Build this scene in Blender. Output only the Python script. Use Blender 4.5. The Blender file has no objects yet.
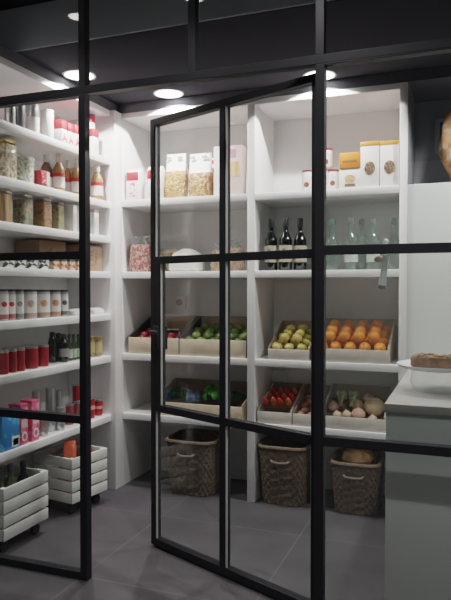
import bpy, bmesh, math, random
from mathutils import Vector, Matrix
random.seed(7)
sc = bpy.context.scene
COL = sc.collection
PI = math.pi
R = math.radians

# ------------------------------------------------------------------ camera frame
F, HZ, CX, CAMH = 631.0, 287.0, 225.5, 1.3
A = R(20.8)
def ray(px):
    u = (px - CX) / F
    return -math.sin(A) + u * math.cos(A), math.cos(A) + u * math.sin(A)
def on_x(px, X):
    dx, dy = ray(px); t = X / dx
    return t * dy, t
def on_y(px, Y):
    dx, dy = ray(px); t = Y / dy
    return t * dx, t
def zat(py, t):
    return CAMH + (HZ - py) * t / F

cam_d = bpy.data.cameras.new('camera')
cam = bpy.data.objects.new('camera', cam_d); COL.objects.link(cam)
cam.location = (0, 0, CAMH)
cam.rotation_euler = (R(90) - math.atan(13 / F), 0, A)
cam_d.sensor_fit = 'HORIZONTAL'; cam_d.sensor_width = 36; cam_d.lens = 36 * F / 451
cam_d.clip_start = 0.02
sc.camera = cam
sc.cycles.use_denoising = True
sc.cycles.max_bounces = 10
sc.cycles.transparent_max_bounces = 24
sc.cycles.sample_clamp_indirect = 4
sc.cycles.caustics_reflective = False
sc.cycles.caustics_refractive = False
sc.view_settings.view_transform = 'Filmic'
sc.view_settings.look = 'Medium Contrast'
sc.view_settings.exposure = 0.12

# ------------------------------------------------------------------ materials
def newmat(name):
    m = bpy.data.materials.new(name); m.use_nodes = True
    nt = m.node_tree
    return m, nt, nt.nodes['Principled BSDF']
def plain(name, c, rough=.5, metal=0, bump=0, bscale=60, var=0, vscale=8, spec=.5):
    m, nt, b = newmat(name)
    b.inputs['Base Color'].default_value = (*c, 1)
    b.inputs['Roughness'].default_value = rough
    b.inputs['Metallic'].default_value = metal
    b.inputs['Specular IOR Level'].default_value = spec
    tc = nt.nodes.new('ShaderNodeTexCoord')
    if var:
        n = nt.nodes.new('ShaderNodeTexNoise'); n.inputs['Scale'].default_value = vscale
        n.inputs['Detail'].default_value = 6
        nt.links.new(tc.outputs['Object'], n.inputs['Vector'])
        r = nt.nodes.new('ShaderNodeValToRGB')
        r.color_ramp.elements[0].position = .3; r.color_ramp.elements[1].position = .7
        r.color_ramp.elements[0].color = (*[x * (1 - var) for x in c], 1)
        r.color_ramp.elements[1].color = (*[min(1, x * (1 + var)) for x in c], 1)
        nt.links.new(n.outputs['Fac'], r.inputs['Fac'])
        nt.links.new(r.outputs['Color'], b.inputs['Base Color'])
    if bump:
        n = nt.nodes.new('ShaderNodeTexNoise'); n.inputs['Scale'].default_value = bscale
        nt.links.new(tc.outputs['Object'], n.inputs['Vector'])
        bp = nt.nodes.new('ShaderNodeBump'); bp.inputs['Strength'].default_value = bump
        bp.inputs['Distance'].default_value = .01
        nt.links.new(n.outputs['Fac'], bp.inputs['Height'])
        nt.links.new(bp.outputs['Normal'], b.inputs['Normal'])
    return m
def grains(name, cols, scale=90, rough=.6, bump=.6):
    """loose dry food: cells of several colours"""
    m, nt, b = newmat(name)
    tc = nt.nodes.new('ShaderNodeTexCoord')
    v = nt.nodes.new('ShaderNodeTexVoronoi'); v.inputs['Scale'].default_value = scale
    nt.links.new(tc.outputs['Object'], v.inputs['Vector'])
    sp = nt.nodes.new('ShaderNodeSeparateColor')
    nt.links.new(v.outputs['Color'], sp.inputs['Color'])
    r = nt.nodes.new('ShaderNodeValToRGB'); r.color_ramp.interpolation = 'CONSTANT'
    els = r.color_ramp.elements
    while len(els) < len(cols): els.new(.5)
    for i, c in enumerate(cols):
        els[i].position = i / len(cols); els[i].color = (*c, 1)
    nt.links.new(sp.outputs['Red'], r.inputs['Fac'])
    nt.links.new(r.outputs['Color'], b.inputs['Base Color'])
    b.inputs['Roughness'].default_value = rough
    bp = nt.nodes.new('ShaderNodeBump'); bp.inputs['Strength'].default_value = bump
    bp.inputs['Distance'].default_value = .006; bp.invert = True
    nt.links.new(v.outputs['Distance'], bp.inputs['Height'])
    nt.links.new(bp.outputs['Normal'], b.inputs['Normal'])
    return m
def strands(name, c1, c2, scale=120):
    """long dry pasta standing upright"""
    m, nt, b = newmat(name)
    tc = nt.nodes.new('ShaderNodeTexCoord')
    mp = nt.nodes.new('ShaderNodeMapping'); mp.inputs['Scale'].default_value = (1, 1, .04)
    n = nt.nodes.new('ShaderNodeTexNoise'); n.inputs['Scale'].default_value = scale
    r = nt.nodes.new('ShaderNodeValToRGB')
    r.color_ramp.elements[0].position = .4; r.color_ramp.elements[1].position = .6
    r.color_ramp.elements[0].color = (*c1, 1); r.color_ramp.elements[1].color = (*c2, 1)
    nt.links.new(tc.outputs['Object'], mp.inputs['Vector']); nt.links.new(mp.outputs['Vector'], n.inputs['Vector'])
    nt.links.new(n.outputs['Fac'], r.inputs['Fac']); nt.links.new(r.outputs['Color'], b.inputs['Base Color'])
    return m
def spotted(name, base, spot, centre, rad, base2=None, z2=None):
    """printed label: a round picture (object space) on a plain ground, optional lower band"""
    m, nt, b = newmat(name)
    tc = nt.nodes.new('ShaderNodeTexCoord')
    d = nt.nodes.new('ShaderNodeVectorMath'); d.operation = 'DISTANCE'
    d.inputs[1].default_value = centre
    nt.links.new(tc.outputs['Object'], d.inputs[0])
    lt = nt.nodes.new('ShaderNodeMath'); lt.operation = 'LESS_THAN'; lt.inputs[1].default_value = rad
    nt.links.new(d.outputs['Value'], lt.inputs[0])
    n = nt.nodes.new('ShaderNodeTexNoise'); n.inputs['Scale'].default_value = 120
    nt.links.new(tc.outputs['Object'], n.inputs['Vector'])
    r = nt.nodes.new('ShaderNodeValToRGB')
    r.color_ramp.elements[0].position = .4; r.color_ramp.elements[1].position = .62
    r.color_ramp.elements[0].color = (*[x * .6 for x in spot], 1); r.color_ramp.elements[1].color = (*[min(1, x * 1.3) for x in spot], 1)
    nt.links.new(n.outputs['Fac'], r.inputs['Fac'])
    mx = nt.nodes.new('ShaderNodeMix'); mx.data_type = 'RGBA'
    mx.inputs[6].default_value = (*base, 1)
    if base2:
        s = nt.nodes.new('ShaderNodeSeparateXYZ'); nt.links.new(tc.outputs['Object'], s.inputs[0])
        l2 = nt.nodes.new('ShaderNodeMath'); l2.operation = 'LESS_THAN'; l2.inputs[1].default_value = z2
        nt.links.new(s.outputs['Z'], l2.inputs[0])
        m2 = nt.nodes.new('ShaderNodeMix'); m2.data_type = 'RGBA'
        m2.inputs[6].default_value = (*base, 1); m2.inputs[7].default_value = (*base2, 1)
        nt.links.new(l2.outputs[0], m2.inputs[0]); nt.links.new(m2.outputs[2], mx.inputs[6])
    nt.links.new(lt.outputs[0], mx.inputs[0]); nt.links.new(r.outputs['Color'], mx.inputs[7])
    nt.links.new(mx.outputs[2], b.inputs['Base Color'])
    b.inputs['Roughness'].default_value = .45
    return m
def thin_glass(name, tint, refl=.05, haze=0.0, hazec=(.8, .9, .85)):
    m = bpy.data.materials.new(name); m.use_nodes = True
    nt = m.node_tree; nt.nodes.clear()
    out = nt.nodes.new('ShaderNodeOutputMaterial')
    tr = nt.nodes.new('ShaderNodeBsdfTransparent'); tr.inputs['Color'].default_value = (*tint, 1)
    gl = nt.nodes.new('ShaderNodeBsdfGlossy'); gl.inputs['Roughness'].default_value = 0.0
    lw = nt.nodes.new('ShaderNodeLayerWeight'); lw.inputs['Blend'].default_value = .5
    pw = nt.nodes.new('ShaderNodeMath'); pw.operation = 'POWER'; pw.inputs[1].default_value = 5
    ma = nt.nodes.new('ShaderNodeMath'); ma.operation = 'MULTIPLY_ADD'
    ma.inputs[1].default_value = 1 - refl; ma.inputs[2].default_value = refl
    mix = nt.nodes.new('ShaderNodeMixShader')
    nt.links.new(lw.outputs['Facing'], pw.inputs[0]); nt.links.new(pw.outputs[0], ma.inputs[0])
    nt.links.new(ma.outputs[0], mix.inputs[0])
    src = tr
    if haze:
        df = nt.nodes.new('ShaderNodeBsdfDiffuse'); df.inputs['Color'].default_value = (*hazec, 1)
        m2 = nt.nodes.new('ShaderNodeMixShader'); m2.inputs[0].default_value = haze
        nt.links.new(tr.outputs[0], m2.inputs[1]); nt.links.new(df.outputs[0], m2.inputs[2]); src = m2
    nt.links.new(src.outputs[0], mix.inputs[1]); nt.links.new(gl.outputs[0], mix.inputs[2])
    nt.links.new(mix.outputs[0], out.inputs['Surface'])
    return m
def emit(name, c, s):
    m, nt, b = newmat(name)
    b.inputs['Base Color'].default_value = (*c, 1)
    b.inputs['Emission Color'].default_value = (*c, 1); b.inputs['Emission Strength'].default_value = s
    return m
def floor_mat():
    m, nt, b = newmat('grey concrete tile')
    tc = nt.nodes.new('ShaderNodeTexCoord')
    br = nt.nodes.new('ShaderNodeTexBrick')
    br.offset = .0; br.inputs['Scale'].default_value = 1.0
    br.inputs['Brick Width'].default_value = .8; br.inputs['Row Height'].default_value = .8
    br.inputs['Mortar Size'].default_value = .004
    n = nt.nodes.new('ShaderNodeTexNoise'); n.inputs['Scale'].default_value = 2.5; n.inputs['Detail'].default_value = 8
    n.inputs['Roughness'].default_value = .65
    r = nt.nodes.new('ShaderNodeValToRGB')
    r.color_ramp.elements[0].position = .3; r.color_ramp.elements[1].position = .72
    r.color_ramp.elements[0].color = (.046, .041, .048, 1); r.color_ramp.elements[1].color = (.078, .071, .081, 1)
    nt.links.new(tc.outputs['Object'], n.inputs['Vector']); nt.links.new(tc.outputs['Object'], br.inputs['Vector'])
    nt.links.new(n.outputs['Fac'], r.inputs['Fac'])
    mx = nt.nodes.new('ShaderNodeMix'); mx.data_type = 'RGBA'
    mx.inputs[7].default_value = (.098, .093, .102, 1)
    nt.links.new(br.outputs['Fac'], mx.inputs[0]); nt.links.new(r.outputs['Color'], mx.inputs[6])
    nt.links.new(mx.outputs[2], b.inputs['Base Color'])
    b.inputs['Roughness'].default_value = .55
    return m
def mottled(name, cols, scale=30, rough=.6, bump=.5):
    m, nt, b = newmat(name)
    tc = nt.nodes.new('ShaderNodeTexCoord')
    n = nt.nodes.new('ShaderNodeTexNoise'); n.inputs['Scale'].default_value = scale; n.inputs['Detail'].default_value = 8
    n.inputs['Distortion'].default_value = .8
    r = nt.nodes.new('ShaderNodeValToRGB'); els = r.color_ramp.elements
    while len(els) < len(cols): els.new(.5)
    for i, c in enumerate(cols):
        els[i].position = .3 + .4 * i / (len(cols) - 1); els[i].color = (*c, 1)
    nt.links.new(tc.outputs['Object'], n.inputs['Vector'])
    nt.links.new(n.outputs['Fac'], r.inputs['Fac']); nt.links.new(r.outputs['Color'], b.inputs['Base Color'])
    bp = nt.nodes.new('ShaderNodeBump'); bp.inputs['Strength'].default_value = bump; bp.inputs['Distance'].default_value = .01
    nt.links.new(n.outputs['Fac'], bp.inputs['Height']); nt.links.new(bp.outputs['Normal'], b.inputs['Normal'])
    b.inputs['Roughness'].default_value = rough
    return m
def dashes(name, c1, c2, sx=18, sz=30, frac=.5):
    """small printed blocks"""
    m, nt, b = newmat(name)
    tc = nt.nodes.new('ShaderNodeTexCoord')
    mp = nt.nodes.new('ShaderNodeMapping'); mp.inputs['Scale'].default_value = (sx, sx, sz)
    v = nt.nodes.new('ShaderNodeTexVoronoi'); v.inputs['Scale'].default_value = 1
    nt.links.new(tc.outputs['Object'], mp.inputs['Vector']); nt.links.new(mp.outputs['Vector'], v.inputs['Vector'])
    s = nt.nodes.new('ShaderNodeSeparateColor'); nt.links.new(v.outputs['Color'], s.inputs['Color'])
    r = nt.nodes.new('ShaderNodeValToRGB'); r.color_ramp.interpolation = 'CONSTANT'
    r.color_ramp.elements[0].color = (*c1, 1); r.color_ramp.elements[1].color = (*c2, 1); r.color_ramp.elements[1].position = frac
    nt.links.new(s.outputs['Red'], r.inputs['Fac']); nt.links.new(r.outputs['Color'], b.inputs['Base Color'])
    b.inputs['Roughness'].default_value = .45
    return m

W = dict(
    shelf=plain('white lacquer', (.84, .83, .83), .45, bump=.02),
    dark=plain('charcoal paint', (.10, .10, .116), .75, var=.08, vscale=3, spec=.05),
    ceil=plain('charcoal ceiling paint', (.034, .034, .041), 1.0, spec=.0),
    kitch=plain('kitchen wall paint', (.16, .17, .17), .8, bump=.04),
    pale=plain('pale kitchen wall reflector paint', (.72, .76, .74), .7, bump=.02),
    steel=plain('black painted steel', (.016, .016, .021), .5, bump=.02, bscale=200, spec=.25),
    bead=plain('grey glazing bead', (.42, .43, .42), .5),
    floor=floor_mat(),
    glass=thin_glass('clear glass pane', (.955, .968, .962), .052),
    vessel=thin_glass('clear glass vessel', (.93, .96, .95), .05, .04),
    gbottle=thin_glass('pale green bottle glass', (.58, .70, .63), .06, .2, (.34, .46, .40)),
    ggreen=thin_glass('olive green bottle glass', (.34, .42, .30), .06, .3, (.18, .24, .12)),
    wine=plain('dark wine bottle glass', (.006, .008, .006), .08, spec=.6),
    white=plain('white card', (.84, .83, .81), .5),
    cream=plain('cream paper', (.80, .72, .58), .6),
    red=plain('red print', (.45, .03, .04), .45),
    redcan=plain('red metallic tin', (.36, .022, .028), .32, .35),
    silver=plain('brushed tin', (.55, .55, .55), .28, .9),
    chrome=plain('chrome', (.92, .93, .93), .22, .2),
    greylid=plain('dark grey lid', (.07, .07, .085), .35, .3),
    black=plain('black plastic', (.018, .018, .022), .4),
    gold=plain('gold lid', (.62, .42, .14), .3, .7),
    kraft=plain('brown cardboard', (.36, .235, .15), .75, bump=.1, var=.1),
    wood=plain('pale crate wood', (.62, .50, .36), .6, var=.18, vscale=14, bump=.1),
    woodd=plain('brown crate wood', (.30, .21, .14), .65, var=.2, vscale=14),
    crate=plain('white painted slats', (.66, .66, .64), .55, var=.05, bump=.08),
    rubber=plain('black rubber', (.012, .012, .013), .6),
    orange=plain('orange print', (.72, .22, .035), .45),
    pink=plain('pink card', (.80, .12, .24), .45),
    palepink=plain('pale pink card', (.80, .62, .60), .5),
    blue=plain('blue card', (.03, .20, .48), .45),
    counter=plain('mauve grey stone worktop', (.47, .43, .42), .35, var=.05, vscale=40),
    counterw=plain('white counter panel', (.66, .69, .675), .5),
    china=plain('white china', (.85, .86, .86), .15),
    wicker=None, linen=plain('dark cloth liner', (.05, .045, .045), .9, bump=.3),
)
W['wicker'] = mottled('grey brown wicker', [(.065, .049, .036), (.145, .11, .08), (.22, .17, .125)], 60, .75, .6)
W['wickerrim'] = mottled('brown wicker rim', [(.06, .04, .03), (.16, .11, .075)], 70, .75, .6)

# ------------------------------------------------------------------ mesh helpers
class MB:
    def __init__(s): s.bm = bmesh.new()
    def box(s, c, d, bev=0, rot=None):
        r = bmesh.ops.create_cube(s.bm, size=1)
        vs = r['verts']
        for v in vs: v.co = Vector((v.co.x * d[0], v.co.y * d[1], v.co.z * d[2]))
        if bev:
            es = list({e for v in vs for e in v.link_edges})
            q = bmesh.ops.bevel(s.bm, geom=es, offset=min(bev, min(d) * .45), segments=2, affect='EDGES', profile=.5)
            vs = list(set(q['verts']) | {v for v in vs if v.is_valid})
        m = Matrix.Translation(c) @ (rot.to_4x4() if rot else Matrix.Identity(4))
        for v in vs: v.co = m @ v.co
        return s
    def lathe(s, prof, seg=24, c=(0, 0, 0), cap=True, jit=0):
        rings = []
        for r, z in prof:
            ring = []
            if r < 1e-5:
                ring = [s.bm.verts.new((c[0], c[1], c[2] + z))]
            else:
                for i in range(seg):
                    a = 2 * PI * i / seg
                    ring.append(s.bm.verts.new((c[0] + r * math.cos(a), c[1] + r * math.sin(a), c[2] + z)))
            rings.append(ring)
        s._skin(rings, cap)
        return s
    def _skin(s, rings, cap=True):
        for a, b in zip(rings, rings[1:]):
            n = max(len(a), len(b))
            if len(a) == 1 and len(b) == 1: continue
            for i in range(n):
                j = (i + 1) % n
                if len(a) == 1: s.bm.faces.new((a[0], b[j], b[i]))
                elif len(b) == 1: s.bm.faces.new((a[i], a[j], b[0]))
                else: s.bm.faces.new((a[i], a[j], b[j], b[i]))
        if cap:
            if len(rings[0]) > 2: s.bm.faces.new(list(reversed(rings[0])))
            if len(rings[-1]) > 2: s.bm.faces.new(rings[-1])
    def loft(s, secs, n=32, e=4.0, cap=True, wob=None):
        """secs: (z, half width, half depth, cx, cy); superellipse sections"""
        rings = []
        for k, sec in enumerate(secs):
            z, hw, hd = sec[:3]; cx = sec[3] if len(sec) > 3 else 0; cy = sec[4] if len(sec) > 4 else 0
            ring = []
            for i in range(n):
                a = 2 * PI * (i + .5) / n
                ca, sa = math.cos(a), math.sin(a)
                x = math.copysign(abs(ca) ** (2 / e), ca) * hw
                y = math.copysign(abs(sa) ** (2 / e), sa) * hd
                if wob:
                    o = wob(k, i); l = math.hypot(x, y) or 1; x += x / l * o; y += y / l * o
                ring.append(s.bm.verts.new((cx + x, cy + y, z)))
            rings.append(ring)
        s._skin(rings, cap)
        return s
    def ball(s, c, r, sub=2, sq=(1, 1, 1), rot=None, fn=None):
        q = bmesh.ops.create_icosphere(s.bm, subdivisions=sub, radius=1)
        for v in q['verts']:
            p = v.co.copy()
            if fn: p = fn(p)
            p = Vector((p.x * r * sq[0], p.y * r * sq[1], p.z * r * sq[2]))
            if rot: p = rot @ p
            v.co = p + Vector(c)
        return s
    def tube(s, pts, r, seg=10, closed=False, rr=None):
        pts = [Vector(p) for p in pts]; n = len(pts); rings = []
        for k, p in enumerate(pts):
            a = pts[(k - 1) % n] if (closed or k > 0) else p
            b = pts[(k + 1) % n] if (closed or k < n - 1) else p
            t = (b - a).normalized()
            up = Vector((0, 0, 1)) if abs(t.z) < .9 else Vector((1, 0, 0))
            u = t.cross(up).normalized(); w = u.cross(t).normalized()
            q = rr[k] if rr else r
            rings.append([s.bm.verts.new(p + u * q * math.cos(2 * PI * i / seg) + w * q * math.sin(2 * PI * i / seg)) for i in range(seg)])
        if closed: s._skin(rings + [rings[0]], False)
        else: s._skin(rings, True)
        return s
    def poly(s, pts, thick):
        """pts: quad/polygon in order, extruded by vector thick"""
        a = [s.bm.verts.new(p) for p in pts]; t = Vector(thick)
        b = [s.bm.verts.new(Vector(p) + t) for p in pts]
        n = len(a)
        s.bm.faces.new(a); s.bm.faces.new(list(reversed(b)))
        for i in range(n): s.bm.faces.new((a[(i + 1) % n], a[i], b[i], b[(i + 1) % n]))
        return s
    def build(s, name, m, parent=None, smooth=True, loc=None, rz=0):
        bmesh.ops.remove_doubles(s.bm, verts=s.bm.verts, dist=1e-6)
        bmesh.ops.recalc_face_normals(s.bm, faces=s.bm.faces)
        me = bpy.data.meshes.new(name); s.bm.to_mesh(me); s.bm.free()
        if smooth:
            me.polygons.foreach_set('use_smooth', [True] * len(me.polygons))
            try: me.set_sharp_from_angle(angle=R(38))
            except Exception: pass
        me.materials.append(m)
        o = bpy.data.objects.new(name, me); COL.objects.link(o)
        if parent: o.parent = parent
        if loc: o.location = loc
        if rz: o.rotation_euler = (0, 0, rz)
        return o
def tag(o, label, cat, group=None):
    o['label'] = label; o['category'] = cat
    if group: o['group'] = group
    return o
def thing(name, label, cat, loc=(0, 0, 0), rz=0, group=None):
    o = bpy.data.objects.new(name, None); o.empty_display_size = .05
    COL.objects.link(o); o.location = loc; o.rotation_euler = (0, 0, rz)
    return tag(o, label, cat, group)
def struct(name, mb, m, parent=None, smooth=False):
    o = mb.build(name, m, parent, smooth)
    if not parent: o['kind'] = 'structure'
    return o
def bx(x0, x1, y0, y1, z0, z1, bev=0, mb=None):
    mb = mb or MB()
    return mb.box(((x0 + x1) / 2, (y0 + y1) / 2, (z0 + z1) / 2), (x1 - x0, y1 - y0, z1 - z0), bev)
ORD = ['first', 'second', 'third', 'fourth', 'fifth', 'sixth', 'seventh', 'eighth', 'ninth', 'tenth']

# ------------------------------------------------------------------ room shell
XL, YB, XR, YK = -2.46, 4.02, 1.3, -2.6
PY = 2.384                              # glazed partition
CZ, KZ = 2.48, 2.70                     # pantry soffit, kitchen ceiling
struct('floor', bx(XL - .1, XR + .1, YK - .1, YB + .1, -.1, 0), W['floor'])
struct('wall_left', bx(XL - .1, XL, YK - .1, YB + .1, 0, KZ), W['dark'])
GREY = plain('slate grey paint', (.24, .24, .27), .75, var=.06, vscale=3, spec=.05)
struct('wall_back', bx(XL, XR, YB, YB + .1, 0, KZ), GREY)
struct('wall_right', bx(XR, XR + .1, YK - .1, YB + .1, 0, KZ), W['dark'])
struct('wall_front', bx(XL, -1.6, YK - .1, YK, 0, KZ), W['kitch'])
struct('wall_front', bx(-1.6, XR, YK - .1, YK, 0, KZ), W['pale'])  # unseen section made pale to reflect as a veil in the right panes
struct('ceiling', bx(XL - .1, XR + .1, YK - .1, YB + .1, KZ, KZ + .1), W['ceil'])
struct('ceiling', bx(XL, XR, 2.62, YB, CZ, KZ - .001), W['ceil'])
struct('trim_3', bx(XL, XR, 2.612, 2.6195, CZ + .004, KZ - .001), plain('bulkhead grey lightened as if lit', (.55, .55, .60), .8, bump=.04))  # thin added facing, its lighter colour stands in for light on the bulkhead
# half height white wall right of the back shelving, its top a ledge
UX1 = -.300
LEDGE = 1.862
struct('wall_back_low', bx(UX1 + .001, XR, 3.60, YB, 0, LEDGE, .003), plain('pale green white wall paint', (.68, .73, .705), .5))

# ------------------------------------------------------------------ shelving units
SZ = [2.115, 1.842, 1.622, 1.397, 1.130, .862, .482]    # left shelf tops
BZ = [1.860, 1.398, .868, .482]                         # back shelf tops
TH, UT = .042, 2.42
LXF, LXB, LY0, LY1 = -2.115, -2.44, 2.40, 3.505
BYF, BYB, BX0, BX1 = 3.593, 4.00, -2.083, UX1
t = thing('shelving_unit', 'white built-in shelving along the left wall holding jars, bottles and cans', 'shelving', (LXF, LY0, 0))
def child_box(t, name, m, x0, x1, y0, y1, z0, z1, bev=.003):
    L = t.location
    return bx(x0 - L.x, x1 - L.x, y0 - L.y, y1 - L.y, z0 - L.z, z1 - L.z, bev).build(name, m, t)
child_box(t, 'back_panel', W['shelf'], LXB - .015, LXB, LY0, LY1, 0, UT, 0)
child_box(t, 'end_panel', W['shelf'], LXB, LXF, LY0 - .04, LY0, 0, UT)
child_box(t, 'end_panel', W['shelf'], LXB, LXF + .032, LY1, BYF - .001, 0, UT)
child_box(t, 'top_board', W['shelf'], LXB, LXF, LY0, LY1, UT - .035, UT)
for z in SZ: child_box(t, 'shelf', W['shelf'], LXB, LXF, LY0, LY1, z - TH, z)
t = thing('shelving_unit', 'white built-in two-bay shelving across the back wall holding wine and fruit crates', 'shelving', (BX0, BYF, 0))
DV0, DV1 = -1.226, -1.178
child_box(t, 'back_panel', W['shelf'], BX0, BX1, BYB, BYB + .015, 0, UT, 0)
child_box(t, 'end_panel', W['shelf'], BX0 - .04, BX0, BYF, BYB, 0, UT)
child_box(t, 'end_panel', W['shelf'], BX1 - .042, BX1, BYF, BYB, 0, UT)
child_box(t, 'divider', W['shelf'], DV0, DV1, BYF, BYB, 0, UT - .035)
child_box(t, 'top_board', W['shelf'], BX0, BX1 - .042, BYF, BYB, UT - .035, UT)
for z in BZ:
    child_box(t, 'shelf', W['shelf'], BX0, DV0, BYF, BYB, z - TH, z)
    child_box(t, 'shelf', W['shelf'], DV1, BX1 - .042, BYF, BYB, z - TH, z)
# dark fascia boards between shelving and ceiling
struct('trim_1', bx(LXB, LXF - .002, LY0 - .04, LY1 + .09, UT + .001, CZ - .001), W['dark'])
struct('trim_2', bx(LXF, XR, BYF + .002, YB - .001, UT + .001, CZ - .001), W['dark'])

# charcoal side of the back shelving above the ledge
struct('trim_4', bx(UX1 + .001, UX1 + .005, BYF + .002, YB - .001, LEDGE + .001, UT), GREY)

# ------------------------------------------------------------------ glazed steel partition
P85, P320 = -1.569, -.519
R1, R2, R3 = 2.153, 1.440, .713
FD = .04
def bars(t, lst, name, m, ang=None):
    for (x0, x1, z0, z1) in lst:
        bx(x0, x1, -FD / 2, FD / 2, z0, z1, .002).build(name, m, t)
def frame_mesh(x0, x1, z0, z1, w, wb, wt):
    mb = MB()
    bx(x0, x0 + w, -FD / 2, FD / 2, z0, z1, .0015, mb); bx(x1 - w, x1, -FD / 2, FD / 2, z0, z1, .0015, mb)
    bx(x0 + w, x1 - w, -FD / 2, FD / 2, z0, z0 + wb, .0015, mb); bx(x0 + w, x1 - w, -FD / 2, FD / 2, z1 - wt, z1, .0015, mb)
    return mb
def glazed(name, x0, x1, z0, z1, w, rails, posts, y=PY, wb=.034, wt=.006):
    f = frame_mesh(x0, x1, z0, z1, w, wb, wt).build(name, W['steel'], None, False); f.location = (0, y, 0); f['kind'] = 'structure'
    zs = [z0 + wb] + [v for r in rails for v in (r - .0175, r + .0175)] + [z1 - wt]
    xs = [x0 + w] + [v for p in posts for v in (p - .0165, p + .0165)] + [x1 - w]
    for r in rails: bx(x0 + w, x1 - w, -FD / 2, FD / 2, r - .0175, r + .0175, .0015).build('glazing_bar', W['steel'], f, False)
    for p in posts:
        bx(p - .0165, p + .0165, -FD / 2, FD / 2, z0 + wb, z1 - wt, .0015).build('glazing_bar', W['steel'], f, False)
    for i in range(0, len(xs), 2):
        for k in range(0, len(zs), 2):
            bx(xs[i], xs[i + 1], -.003, .003, zs[k], zs[k + 1]).build('glass_pane', W['glass'], f, False)
    return f
glazed('window_1', XL, P85 + .016, 0, R1 - .0125, .034, [R2, R3], [])
glazed('window_2', P320 - .0165, XR, 0, R1 - .0125, .036, [R2, R3], [.6])
glazed('window_3', XL, XR, R1 - .012, KZ, .017, [], [P85, -1.046, P320, .6], wb=.034, wt=.017)

# the door: hinged on the mullion, swung into the pantry
HX, HY = P320 - .008, PY + .046
DW, DT = 1.010, 2.128
DA = PI - math.atan2(.413, .978)         # direction of the leaf from the hinge
door = None
def leaf_frame():
    mb = MB()
    bx(0, .03, -FD / 2, FD / 2, .012, DT, .002, mb); bx(DW - .031, DW, -FD / 2, FD / 2, .012, DT, .002, mb)
    bx(.03, DW - .031, -FD / 2, FD / 2, .012, .047, .002, mb); bx(.03, DW - .031, -FD / 2, FD / 2, DT - .033, DT, .002, mb)
    return mb
door = leaf_frame().build('door_1', W['steel'], None, False); door['kind'] = 'structure'
door.location = (HX, HY, 0); door.rotation_euler = (0, 0, DA)
DM = .516
for r in (1.432, .700): bx(.03, DW - .031, -FD / 2, FD / 2, r - .0175, r + .0175, .002).build('glazing_bar', W['steel'], door, False)
bx(DM - .0165, DM + .0165, -FD / 2, FD / 2, .047, DT - .033, .002).build('glazing_bar', W['steel'], door, False)
bx(DW - .068, DW - .031, -FD / 2, FD / 2, .7175, 1.4145, .002).build('lock_stile', W['steel'], door, False)
for z0, z1 in ((.047, .6825), (.7175, 1.4145), (1.4495, DT - .033)):
    for x0, x1 in ((.03, DM - .0165), (DM + .0165, DW - (.068 if abs(z0 - .7175) < .01 else .031))):
        bx(x0, x1, -.003, .003, z0, z1).build('glass_pane', W['glass'], door, False)
        mb = MB()                         # pale glazing bead round the pane
        for a0, a1, c0, c1 in ((x0, x0 + .005, z0, z1), (x1 - .005, x1, z0, z1)):
            bx(a0, a1, .004, .014, c0, c1, 0, mb)
        mb.build('glazing_bead', W['bead'], door, False)
mb = MB()
hz_ = 1.08
mb.box((DW - .05, .028, hz_ - .03), (.035, .014, .12), .004)
mb.tube([(DW - .05, .025, hz_), (DW - .05, .062, hz_), (DW - .065, .068, hz_), (DW - .115, .068, hz_)], .009)
mb.build('door_handle', W['steel'], door)
mb = MB()
mb.box((DW - .05, -.028, hz_ - .03), (.035, .014, .12), .004)
mb.tube([(DW - .05, -.025, hz_), (DW - .05, -.062, hz_), (DW - .065, -.068, hz_), (DW - .115, -.068, hz_)], .009)
mb.build('door_handle', W['steel'], door)
for z in (.25, 1.1, 1.95):
    MB().lathe([(.009, z - .04), (.009, z + .04)], 12, (.022, -.024, 0)).build('hinge', W['steel'], door)

# ------------------------------------------------------------------ lights
def spot(loc, watts, size=140, blend=.25, rad=.05, col=(1, .97, .93), rx=0, ry=0):
    d = bpy.data.lights.new('downlight_or_fill_spot', 'SPOT'); d.energy = watts; d.spot_size = R(size); d.spot_blend = blend
    d.shadow_soft_size = rad; d.color = col
    o = bpy.data.objects.new('downlight_or_fill_spot', d); COL.objects.link(o); o.location = loc; o.rotation_euler = (rx, ry, 0)
    return o
def downlight(x, y, z, r, label, watts, strength=14, **kw):
    t = thing('ceiling_downlight', label, 'ceiling light', (x, y, z), 0, 'round ceiling downlights')
    MB().lathe([(r, 0), (r + .012, 0), (r + .012, -.003), (r, -.004), (r, 0)], 32, cap=False).build('trim_ring', W['shelf'], t)
    MB().lathe([(0, -.005), (r * .7, -.0045), (r, -.002), (r, 0), (0, 0)], 32).build('diffuser', emit('lamp diffuser', (1, .98, .95), strength), t)
    spot((x, y, z - .007), watts, **kw)
LW = 50
downlight(-1.699, 3.497, CZ, .082, 'round white downlight in the dark ceiling above the left bay of the back shelving', LW, size=143, blend=.10, rad=.006)
downlight(-.768, 3.497, CZ, .082, 'round white downlight behind the thick mullion, above the right bay', LW, size=143, blend=.10, rad=.006)
downlight(-2.018, 3.02, CZ, .080, 'round white downlight over the left wall shelving beside the glass post', LW, size=143, blend=.10, rad=.006)
downlight(-1.885, 1.96, KZ, .045, 'small downlight mirrored in the top left pane', 16, size=120, blend=.6)
downlight(-1.238, 1.94, KZ, .045, 'small downlight mirrored at the top edge beside the narrow upper mullion', 16, size=120, blend=.6)
for x, y, w_ in ((.2, 1.25, 60), (-.55, 1.95, 22), (-.9, -1.9, 70), (.4, -1.9, 70)):  # unseen fill spots added to light the counter front and kitchen wall
    spot((x, y, KZ - .02), w_, 140, .6)
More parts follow.
